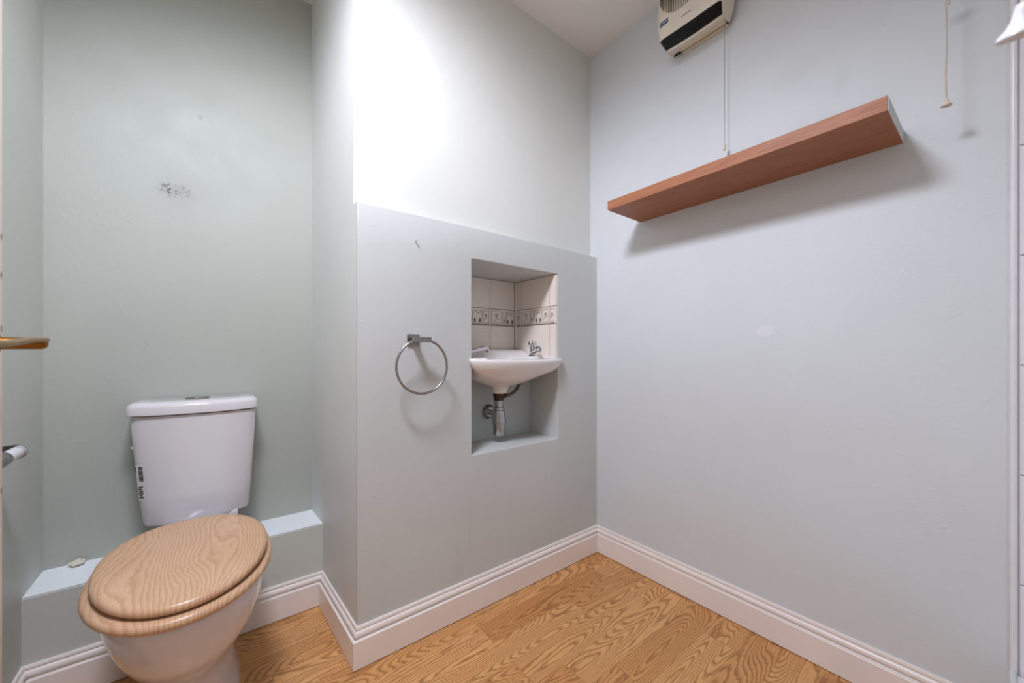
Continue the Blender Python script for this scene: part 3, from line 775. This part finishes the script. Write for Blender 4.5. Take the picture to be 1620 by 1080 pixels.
# circular intake: dark upright strips paint the shade in the gaps between its bars
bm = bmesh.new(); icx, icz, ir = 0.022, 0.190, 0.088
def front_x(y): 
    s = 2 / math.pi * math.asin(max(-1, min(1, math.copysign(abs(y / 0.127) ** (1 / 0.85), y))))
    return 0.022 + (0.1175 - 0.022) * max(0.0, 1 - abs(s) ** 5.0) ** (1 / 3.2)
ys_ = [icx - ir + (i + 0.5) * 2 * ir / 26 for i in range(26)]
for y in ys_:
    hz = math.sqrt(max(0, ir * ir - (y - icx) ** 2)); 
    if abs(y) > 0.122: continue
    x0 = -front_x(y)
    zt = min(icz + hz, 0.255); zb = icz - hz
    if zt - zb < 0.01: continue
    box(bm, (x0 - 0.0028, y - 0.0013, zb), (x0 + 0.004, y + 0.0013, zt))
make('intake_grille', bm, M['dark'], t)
# badge with lettering, and the faint line of print beside it
def text_mesh(txt, h, mat, name, parent, mtx):
    cu = bpy.data.curves.new(name, 'FONT'); cu.body = txt; cu.size = h; cu.align_x = 'CENTER'; cu.align_y = 'CENTER'; cu.extrude = 0.0002
    tmp = bpy.data.objects.new(name + '_tmp', cu); COL.objects.link(tmp)
    dg = bpy.context.evaluated_depsgraph_get(); me = bpy.data.meshes.new_from_object(tmp.evaluated_get(dg))
    bpy.data.objects.remove(tmp); bpy.data.curves.remove(cu)
    me.transform(mtx); me.materials.clear(); me.materials.append(mat)
    o = bpy.data.objects.new(name, me); COL.objects.link(o); o.parent = parent; return o
by, bz = 0.091, 0.092
bx = -front_x(by) - 0.0035
bm = bmesh.new(); box(bm, (bx, by - 0.0170, bz - 0.0085), (bx + 0.006, by + 0.0170, bz + 0.0085), 0.0005, 1)
bd = make('badge', bm, M['badge'], t); bd['label'] = 'blue maker badge with white lettering'
face = Matrix(((0, 0, -1, 0), (-1, 0, 0, 0), (0, 1, 0, 0), (0, 0, 0, 1)))
text_mesh('CREDA', 0.0115, M['badge_text'], 'lettering', bd, Matrix.Translation((bx - 0.0004, by, bz)) @ face)
bm = bmesh.new()
for i in range(14):
    y = 0.022 - i * 0.0027; box(bm, (-0.1212, y - 0.0019 + 0.0006 * (i % 3), 0.066), (-0.1195, y, 0.0688))
make('faint_print', bm, M['faint'], t)
# wall bracket seen beneath, pull cord
bm = bmesh.new(); box(bm, (-0.048, -0.098, 0.0145), (-0.0005, 0.074, 0.20), 0.003)
make('wall_bracket', bm, M['bracket'], t)
bm = bmesh.new(); tube(bm, [(-0.038, -0.096, 0.05), (-0.038, -0.0965, -0.12), (-0.038, -0.096, -0.428)], 0.0010, 8)
pc = make('pull_cord', bm, M['grey_cord'], t)
bm = bmesh.new(); lathe(bm, [(0.0025, 0.012), (0.0050, 0.010), (0.0055, -0.010), (0.0045, -0.012)], (-0.038, -0.096, -0.438), n=16)
make('cord_knob', bm, M['cream_plastic'], pc, smooth=True)

# ------------------------------------------------------------------ ceiling pull cords
def pull(loc, name, label, r, h_, cordr, mat, top, cmat, inner, seed=1, tilt=0):
    t = thing(name, label, 'pull cord', loc)
    bm = bmesh.new()
    prof = [(r * 0.96, 0.0), (r, h_ * 0.04), (r * 0.92, h_ * 0.14), (r * 0.62, h_ * 0.34), (r * 0.42, h_ * 0.58), (r * 0.34, h_ * 0.82), (r * 0.26, h_), (r * 0.1, h_ * 1.03)]
    lathe(bm, prof, n=36, cap0=False)
    lathe(bm, [(r * 0.96, 0.0), (r * 0.90, h_ * 0.05), (r * 0.3, h_ * 0.16), (r * 0.05, h_ * 0.18)], n=36, cap0=False, mi=1)
    if tilt: bmesh.ops.rotate(bm, verts=bm.verts[:], cent=(0, 0, h_), matrix=Matrix.Rotation(tilt, 3, 'Y'))
    make('bell', bm, [mat, inner], t, smooth=True, angle=60)
    rd = random.Random(seed); pts = [(0, 0, h_ * 0.95)]; L = top - loc[2]; n = 14
    for i in range(1, n): pts.append((rd.uniform(-1, 1) * 0.0012, rd.uniform(-1, 1) * 0.0012, h_ + (L - h_) * i / n))
    pts.append((0, 0, L))
    bm = bmesh.new(); tube(bm, bez(pts, 4), cordr, 8)
    make('cord', bm, cmat, t, smooth=True)
    return t
a = pull((1.40, 0.082, 1.566), 'pull_cord', 'thin cream pull cord ending in a small bell, hanging right of the shelf', 0.0105, 0.018, 0.0015, M['cream_plastic'], ZC, M['cord'], M['cream_plastic'])
bm = bmesh.new()      # small loop knotted into the cord
tube(bm, [(0.0035 + 0.0035 * math.cos(2 * math.pi * i / 16), -0.0045, 0.250 + 0.006 * math.sin(2 * math.pi * i / 16)) for i in range(16)], 0.0011, 6, closed=True)
make('knot', bm, M['cord'], a, smooth=True)
pull((0.602, -0.013, 1.272), 'pull_cord', 'large white pull-cord bell hanging close by the upper right corner', 0.0175, 0.027, 0.0014, M['white_plastic'], ZC, M['cord'], M['white_plastic'], 3, R(-17))
